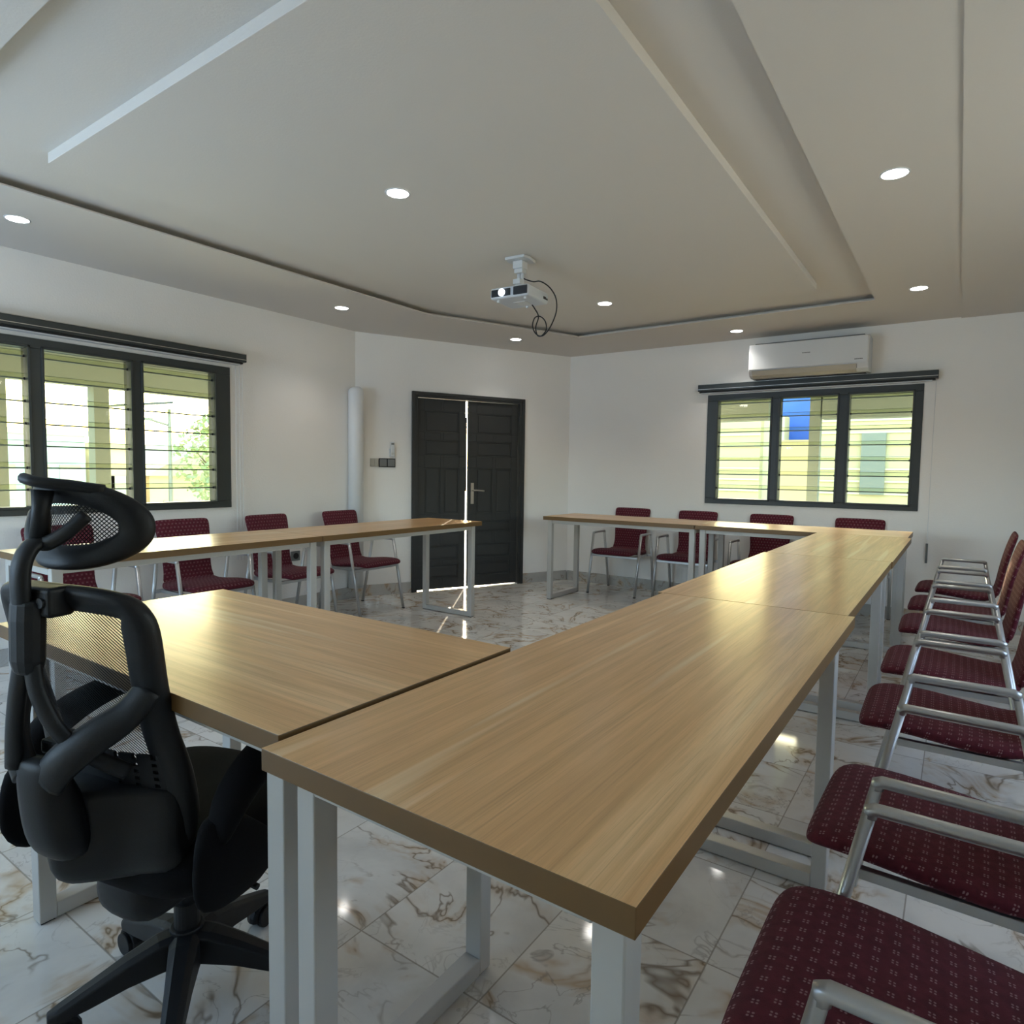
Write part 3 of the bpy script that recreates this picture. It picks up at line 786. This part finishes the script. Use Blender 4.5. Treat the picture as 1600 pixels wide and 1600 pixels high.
# mechanism housing under the seat
m_ = MB()
rings = []
for y_, w_, z0_, z1_ in ((-.175, .05, .31, .37), (-.16, .072, .275, .385), (-.12, .082, .262, .385), (-.05, .085, .265, .375), (.06, .08, .275, .372), (.14, .07, .30, .37)):
    rings.append([Vector((w_*x_, y_, z)) for x_, z in ((1, (z0_+z1_)/2), (.9, z0_+.015), (.55, z0_), (-.55, z0_), (-.9, z0_+.015), (-1, (z0_+z1_)/2), (-.95, z1_), (.95, z1_))])
m_.loft(rings); m_.build('tilt_mechanism', 'plastic', OC, smooth=True, subsurf=1)
m_ = MB(); m_.tube([(.07, -.02, .34), (.20, -.03, .335), (.235, -.03, .33)], .007, n=8); m_.build('tilt_lever', 'plastic', OC)
# seat cushion
def slab(name, prof, parent, mt, n=32, e=.55):
    """prof: list of (z, half x, y0, y1)"""
    rings = []
    for z, hx_, y0_, y1_ in prof:
        ring = []
        for j in range(n):
            a = 2*pi*j/n; x_ = math.copysign(abs(cos(a))**e, cos(a)); y_ = math.copysign(abs(sin(a))**e, sin(a))
            ring.append(Vector((x_*hx_, (y0_+y1_)/2 + y_*(y1_-y0_)/2, z + .018*(abs(x_)**3)*(1 if z > .4 else .3) - (.03 if y_ > .9 and z > .38 else 0)*0)))
        rings.append(ring)
    m_ = MB(); m_.loft(rings); return m_.build(name, mt, parent, smooth=True, subsurf=1)
slab('seat', [(.342, .17, -.13, .18), (.350, .21, -.17, .225), (.385, .235, -.20, .255), (.40, .238, -.205, .262), (.43, .240, -.208, .265), (.452, .230, -.20, .255), (.462, .20, -.17, .225), (.464, .10, -.10, .15)], OC, 'seatfab')

# back: curved surface yb(x,z), frame outline hw(z)
def lerp_keys(ks, z):
    if z <= ks[0][0]: return ks[0][1]
    for (z0_, w0), (z1_, w1) in zip(ks[:-1], ks[1:]):
        if z <= z1_: return w0 + (w1-w0)*(z-z0_)/(z1_-z0_)
    return ks[-1][1]
def yb(x_, z):
    lean = lerp_keys([(.42, -.170), (.50, -.182), (.58, -.188), (.66, -.200), (.75, -.225), (.85, -.250), (.95, -.272), (1.0, -.280)], z)
    return lean + .045*(x_/.21)**2
def hw_at(z):
    return lerp_keys([(.44, .165), (.48, .19), (.54, .202), (.62, .198), (.70, .187), (.80, .190), (.88, .199), (.93, .199), (.955, .188), (.975, .165), (.985, .13)], z)
outl = [(hw_at(z), z) for z in (.44, .48, .54, .58, .62, .66, .70, .75, .80, .85, .89, .92, .94, .96, .975, .985)]
outl = outl + [(.08, .990), (.0, .991)]
loop = outl + [(-w_, z) for w_, z in outl[:-1][::-1]] + [(-.10, .425), (0, .42), (.10, .425)]
def frame_ring(loop, width_fn, yfun, th=.017):
    """closed frame around loop: each cross-section a flat oval, outer edge on the loop"""
    m_ = MB(); n = len(loop); C_ = Vector((0, sum(p[1] for p in loop)/n)); rings = []
    for i, (x_, z) in enumerate(loop):
        a = Vector(loop[i-1]); b = Vector(loop[(i+1) % n]); t = (b-a).normalized(); nn = Vector((-t.y, t.x))
        if nn.dot(C_ - Vector((x_, z))) < 0: nn = -nn
        w_ = width_fn(x_, z); q = Vector((x_, z)); r_ = []
        for u, v in ((0, 0), (.10, .8), (.3, 1), (.7, .7), (1, .1), (1, -.3), (.7, -.8), (.3, -1), (.10, -.8)):
            p2 = q + nn*(w_*u); r_.append(Vector((p2.x, yfun(p2.x, p2.y) - v*th, p2.y)))
        rings.append(r_)
    rings.append(rings[0]); m_.loft(rings, cap=False)
    bmesh.ops.remove_doubles(m_.bm, verts=m_.bm.verts[:], dist=1e-5)
    return m_
def bw(x_, z):
    if z > .95: return .052
    if z < .46: return .07
    return .064 + .010*max(0, (.80-z)/.30)
frame_ring(loop, bw, yb, th=.020).build('back_frame', 'plastic', OC, smooth=True, subsurf=1)
def grid_surface(loop, yfun, name, mt, parent, nx=14, nz=22, inset=.02, dy=0.0):
    zs = [p[1] for p in loop]; z0_, z1_ = min(zs)+inset, max(zs)-inset; m_ = MB(); rows = []
    def width(z):
        best = 0
        for i in range(len(loop)):
            a, b = loop[i-1], loop[i]
            if (a[1]-z)*(b[1]-z) <= 0 and a[1] != b[1]:
                best = max(best, a[0] + (b[0]-a[0])*(z-a[1])/(b[1]-a[1]))
        return best
    for i in range(nz+1):
        z = z0_ + (z1_-z0_)*i/nz; w_ = max(.01, width(z)-inset)
        rows.append([m_.bm.verts.new((w_*(2*j/nx-1), yfun(w_*(2*j/nx-1), z)+dy, z)) for j in range(nx+1)])
    for i in range(nz):
        for j in range(nx): m_.bm.faces.new((rows[i][j], rows[i][j+1], rows[i+1][j+1], rows[i+1][j]))
    return m_.build(name, mt, parent, smooth=True)
grid_surface(loop, yb, 'back_mesh', 'netback', OC)
# lumbar pad with slots behind the mesh
m_ = MB()
def lum(x_, z, d): return Vector((x_, yb(x_, z) - .010 - d, z))
xs_ = [-.168, -.150, -.140, -.112, -.102, -.074, -.064, .064, .074, .102, .112, .140, .150, .168]
zs_ = [.540, .596, .603, .610, .617, .624, .631, .638, .645, .652, .662]
for i in range(len(xs_)-1):
    for j in range(len(zs_)-1):
        if i % 2 == 1 and j % 2 == 1 and abs((xs_[i]+xs_[i+1])/2) > .06: continue
        a = [lum(xs_[i], zs_[j], 0), lum(xs_[i+1], zs_[j], 0), lum(xs_[i+1], zs_[j+1], 0), lum(xs_[i], zs_[j+1], 0)]
        b = [q - Vector((0, .006, 0)) for q in a]
        va = [m_.bm.verts.new(q) for q in a]; vb = [m_.bm.verts.new(q) for q in b]
        m_.bm.faces.new(va); m_.bm.faces.new(vb[::-1])
        for k in range(4): m_.bm.faces.new((va[k], va[(k+1) % 4], vb[(k+1) % 4], vb[k]))
bmesh.ops.remove_doubles(m_.bm, verts=m_.bm.verts[:], dist=1e-5)
m_.build('lumbar_pad', 'plastic', OC)
# rear shell: a broad bowl below the mesh with a central rib
m_ = MB(); rings = []
ks_bot = [(.405, .12, -.195), (.418, .165, -.215), (.45, .190, -.235), (.50, .188, -.238), (.55, .188, -.230), (.585, .180, -.226), (.60, .165, -.222)]
for z, w_, yc in ks_bot:
    r_ = []
    for k in range(13):
        u = -1 + 2*k/12; x_ = w_*u
        rib = .060*max(0, 1-abs(x_)/.085)**.7 if z > .41 else .03*max(0, 1-abs(x_)/.085)
        r_.append(Vector((x_, yc + .045*u*u - rib, z)))
    for k in range(12, -1, -1):
        u = -1 + 2*k/12; r_.append(Vector((w_*u, yb(w_*u, z) + .004, z)))
    rings.append(r_)
m_.loft(rings); shell = m_.build('rear_shell', 'plastic', OC, smooth=True, subsurf=1)
# central rib
m_ = MB(); rings = []
for z, w_, y0_, y1_ in ((.478, .040, -.285, -.23), (.49, .060, -.303, -.23), (.53, .062, -.318, -.235), (.58, .056, -.326, -.24), (.63, .052, -.330, -.262), (.665, .052, -.328, -.280), (.680, .046, -.322, -.290)):
    rings.append([Vector((w_*cx2, y0_ + (y1_-y0_)*cy2, z)) for cx2, cy2 in ((1, 1), (1, .5), (.85, .12), (.4, 0), (-.4, 0), (-.85, .12), (-1, .5), (-1, 1))])
m_.loft(rings); m_.build('central_rib', 'plastic', shell, smooth=True, subsurf=1)
for s_ in (-1, 1):
    m_ = MB(); pts = smooth_path([(s_*.030, -.308, .645), (s_*.060, -.302, .680), (s_*.100, -.278, .718), (s_*.140, -.242, .755), (s_*.165, -.215, .800)], 5)
    m_.tube(pts, [.036 - .008*i/(len(pts)-1) for i in range(len(pts))], n=12, sx=.5, up=(0, 1, 0)); m_.build('support_arm', 'plastic', shell, smooth=True)
    m_ = MB(); pts = smooth_path([(s_*.012, -.318, .86), (s_*.022, -.316, .80), (s_*.050, -.300, .73), (s_*.085, -.262, .675), (s_*.120, -.225, .64)] if s_ > 0 else [(-.012, -.318, .86), (-.030, -.318, .80), (-.040, -.320, .73), (-.042, -.322, .66)], 5)
    m_.tube(pts, .019, n=10, sx=.6, up=(0, 1, 0)); m_.build('spine_strut', 'plastic', shell, smooth=True)
m_ = MB(); m_.tube([(0, -.318, .835), (0, -.318, .86), (0, -.316, .93), (0, -.314, .965)], [.026, .033, .034, .033], n=14, sx=.7, up=(0, 1, 0)); m_.box((-.055, -.315, .935), (.055, -.268, .988)); clamp = m_.build('headrest_clamp', 'plastic', shell, bevel=.008, seg=3)
m_ = MB()
m_.cyl((.036, -.319, .962), .009, .008, n=14, axis='y'); m_.build('clamp_screw', 'black', clamp)
m_ = MB(); m_.cyl((-.036, -.319, .962), .009, .008, n=14, axis='y'); m_.build('clamp_screw', 'black', clamp)
m_ = MB(); m_.box((-.03, -.285, .672), (.035, -.225, .700)); m_.build('lumbar_knob', 'plastic', shell, bevel=.006)
# headrest
HZ = 1.094
def yh(x_, z): return -.252 + .066*(x_/.15)**2 - 1.2*(z-HZ)**2
hl = []
for k in range(40):
    a = 2*pi*k/40; ca, sa = cos(a), sin(a)
    hl.append((math.copysign(abs(ca)**.85, ca)*.152, HZ + math.copysign(abs(sa)**.9, sa)*(.083 if sa > 0 else .086) - .006*abs(ca)**2))
frame_ring(hl, lambda x_, z: .047 if abs(x_) < .08 else .049, yh, th=.016).build('headrest_frame', 'plastic', OC, smooth=True, subsurf=1)
grid_surface(hl, yh, 'headrest_mesh', 'nethead', OC, inset=.012, nz=12)
m_ = MB()
m_.tube(smooth_path([(0, -.322, .92), (0, -.326, .99), (0, -.322, 1.03), (0, -.308, 1.056), (0, -.290, 1.066)], 5), .021, n=12, sx=.6, up=(0, 1, 0))
stem = m_.build('headrest_stem', 'plastic', OC, smooth=True)
m_ = MB()
for s_ in (-1, 1):
    m_.tube(smooth_path([(0, -.292, 1.062), (s_*.022, -.290, 1.064), (s_*.048, -.276, 1.082), (s_*.070, -.255, 1.112)], 5), [.014]*16, n=10, sx=.7, up=(0, 1, 0))
m_.tube([(0, -.292, 1.06), (0, -.288, 1.12), (0, -.284, 1.155)], [.017, .014, .018], n=12)
m_.tube(smooth_path([(-.025, -.300, 1.176), (-.01, -.303, 1.174), (.01, -.298, 1.170), (.05, -.270, 1.164), (.09, -.235, 1.156)], 4), .010, n=10, sx=.9, up=(0, 1, 0))
m_.build('headrest_yoke', 'plastic', stem, smooth=True)
# arms
for s_ in (-1, 1):
    m_ = MB(); rings = []
    for (y_, z, w_, h_) in ((-.185, .520, .022, .022), (-.165, .565, .034, .034), (-.12, .610, .040, .034), (-.05, .645, .043, .030), (.03, .662, .045, .027), (.12, .668, .041, .022), (.17, .664, .038, .021), (.19, .658, .026, .015)):
        c_ = Vector((s_*.285, y_, z)); rings.append([c_ + Vector((w_*cos(q), -.35*h_*sin(q), h_*sin(q))) for q in [2*pi*j/16 for j in range(16)]])
    m_.loft(rings); ap = m_.build('armrest', 'seatfab', OC, smooth=True, subsurf=1)
    m_ = MB(); rings = []
    for z, y0_, y1_, w_ in ((.372, -.16, -.06, .012), (.385, -.20, -.02, .022), (.43, -.225, .0, .026), (.48, -.225, -.04, .026), (.53, -.215, -.10, .026), (.565, -.20, -.13, .024)):
        rings.append([Vector((s_*(.272 if z > .4 else .262) + w_*cos(q), (y0_+y1_)/2 + (y1_-y0_)/2*sin(q), z)) for q in [2*pi*j/16 for j in range(16)]])
    m_.loft(rings); m_.build('arm_bracket', 'seatfab', ap, smooth=True, subsurf=1)

# ------------------------------------------------------------------ outside
m_ = MB(); m_.prism([(-6.9, -4), (XL-T, -4), (XL-T, PA.y+.1), (PB.x-.14, YB+T), (3, YB+T), (3, 8.3), (-6.9, 8.3)], -.25, -.04)
struct(m_.build('balcony_floor', 'balcony'))
m_ = MB(); m_.box((-90, -60, -3.3), (60, 90, -3.05)); struct(m_.build('ground', 'earth'))
m_ = MB(); m_.prism([(-7.0, -4), (XL-T-.005, -4), (XL-T-.005, 5.0), (-6.0, 8.0), (-7.0, 8.0)], 2.30, 2.45); m_.box((-7.0, -4, 1.955), (-6.8, 8.0, 2.30))
struct(m_.build('porch_roof', 'porch'))
for i, (y_, lab) in enumerate(((1.88, 'concrete porch post outside the left window, leftmost'), (2.66, 'concrete porch post outside the middle pane of the left window'))):
    m_ = MB(); m_.box((-6.98, y_*6.9/6.5, -.04), (-6.84, y_*6.9/6.5+.135, 1.955)); tag(m_.build('porch_post', 'porch'), lab, 'post', 'porch posts outside the left window')
# far side awnings
m_ = MB(); m_.box((-3.6, 7.75, 1.83), (-1.83, 7.95, 2.22)); m_.box((-3.6, YB+T+.01, 2.22), (-1.83, 7.95, 2.30)); tag(m_.build('awning_beam', 'porch'), 'grey beam across the left pane of the far window', 'beam')
m_ = MB(); m_.box((-1.27, 7.75, 1.82), (.9, 7.95, 2.22)); m_.box((-1.27, YB+T+.01, 2.22), (.9, 7.95, 2.30)); tag(m_.build('awning_beam', 'porch'), 'grey beam across the right pane of the far window', 'beam')
m_ = MB(); m_.box((-1.83, YB+T+.01, 2.222), (-1.27, 8.7, 2.30)); tag(m_.build('sun_block_slab', 'porch'), 'unseen added canopy slab between the two grey beams outside the far window', 'sunshield')  # added slab, out of view, stops sun slipping between the beams
m_ = MB(); m_.box((-1.40, 7.78, -.04), (-1.29, 7.9, 2.22)); tag(m_.build('porch_post', 'porch'), 'slim post outside the middle pane of the far window', 'post')
m_ = MB(); m_.box((-1.86, 8.45, -3.05), (-1.52, 8.75, 1.63)); tag(m_.build('gate_pillar', 'plaster'), 'pale pillar outside the middle pane, below the blue wall', 'pillar')
nb = empty('neighbour_house', label='cream rendered house filling the view through the far window', cat='house')
m_ = MB(); m_.box((-9.0, 12.0, -3.05), (-2.95, 15, 2.35)); m_.box((-2.02, 12.0, -3.05), (4.0, 15, 3.2)); m_.build('house_wall', 'cream', nb)
m_ = MB()
for k in range(14):
    z = .1 + k*.20
    m_.box((-2.02, 11.97, z), (4.0, 11.995, z+.03))
    if z < 2.0: m_.box((-9.0, 11.97, z), (-2.95, 11.995, z+.03))
m_.build('wall_moulding', 'plaster', nb)
for x_ in (-1.35, -.35, .8):
    m_ = MB(); m_.box((x_, 11.94, .9), (x_+.35, 11.969, 1.9)); m_.build('window', 'porch', nb)
m_ = MB(); m_.box((-2.95, 12.2, -3.05), (-2.60, 12.6, 2.25)); tag(m_.build('white_wall', 'plaster'), 'pale wall corner left of the bright blue wall', 'wall')
m_ = MB(); m_.box((-2.945, 13.2, -3.05), (-2.03, 13.6, 3.6)); tag(m_.build('blue_wall', 'bluewall'), 'bright blue painted wall seen through the middle pane of the far window', 'wall')
# town beyond the left window
def house(label, x0_, x1_, y0_, y1_, z1_, mt, roof=None):
    h_ = empty('town_house', label=label, cat='house', group='houses beyond the left window')
    m_ = MB(); m_.box((x0_, y0_, -3.05), (x1_, y1_, z1_)); m_.build('house_wall', mt, h_)
    m_ = MB()
    if roof: m_.prism([(y0_-.3, z1_), (y1_+.3, z1_), ((y0_+y1_)/2, z1_+roof)], x0_-.3, x1_+.3, Matrix(((0, 0, 1, 0), (1, 0, 0, 0), (0, 1, 0, 0), (0, 0, 0, 1))))
    else: m_.box((x0_-.1, y0_-.1, z1_), (x1_+.1, y1_+.1, z1_+.15))
    m_.build('roof', 'roof', h_)
    m_ = MB()
    for k in range(3):
        yy = y0_ + (y1_-y0_)*(k+.35)/3.2; m_.box((x1_+.005, yy, z1_-1.7), (x1_+.05, yy+.5, z1_-.8))
    m_.build('window', 'roof', h_)
house('teal house beyond the middle pane of the left window', -24, -20, 5.6, 8.0, 2.0, 'teal')
house('orange rendered house beside the teal house', -24, -20.5, 8.3, 9.6, 1.7, 'orange')
house('low gabled house seen in the right pane of the left window', -27, -21, 10.2, 14.0, .9, 'plaster', 1.1)
house('pale house behind the leftmost pane of the left window', -24, -19, 2.0, 5.2, 1.3, 'plaster', .8)
sl = empty('street_lamp', (-20, 10.35, -3.05), label='street lamp with a flat solar panel beyond the left window', cat='street lamp')
m_ = MB(); m_.tube([(0, 0, 0), (0, 0, 6.0)], [.09, .05], n=10); m_.build('pole', 'streetmetal', sl)
m_ = MB(); m_.box((-.45, -.75, 6.1), (.45, .75, 6.16), Matrix.Rotation(rad(8), 4, 'X')); m_.build('solar_panel', 'panel', sl)
m_ = MB(); m_.tube([(0, 0, 5.5), (0, -.6, 5.65)], .035, n=8); m_.box((-.12, -1.0, 5.62), (.12, -.55, 5.69)); m_.build('lamp_arm', 'streetmetal', sl)
tr = empty('street_tree', (-19, 11.6, -3.05), label='leafy tree at the right edge of the left window', cat='tree')
m_ = MB(); m_.tube([(0, 0, 0), (.1, .05, 2.2), (0, .1, 4.4)], [.16, .12, .06], n=10)
for k in range(7):
    a = k*.9; m_.tube([(.05, .05, 2.6+.2*k), (.9*cos(a), .9*sin(a), 3.6+.22*k)], [.05, .015], n=6)
m_.build('trunk', 'bark', tr)
m_ = MB(); rnd = random.Random(7)
for k in range(1400):
    a = rnd.uniform(0, 2*pi); zz = rnd.uniform(3.2, 5.9); rr2 = 1.5*math.sqrt(max(.05, 1-((zz-4.5)/1.5)**2))*math.sqrt(rnd.random())
    c_ = Vector((rr2*cos(a), rr2*sin(a), zz)); u = Vector((rnd.uniform(-1, 1), rnd.uniform(-1, 1), rnd.uniform(-1, 1))).normalized(); v = u.orthogonal().normalized(); s2 = rnd.uniform(.07, .13)
    m_.bm.faces.new([m_.bm.verts.new(q) for q in (c_-u*s2, c_+v*s2*.5, c_+u*s2, c_-v*s2*.5)])
m_.build('foliage', 'leaf', tr)
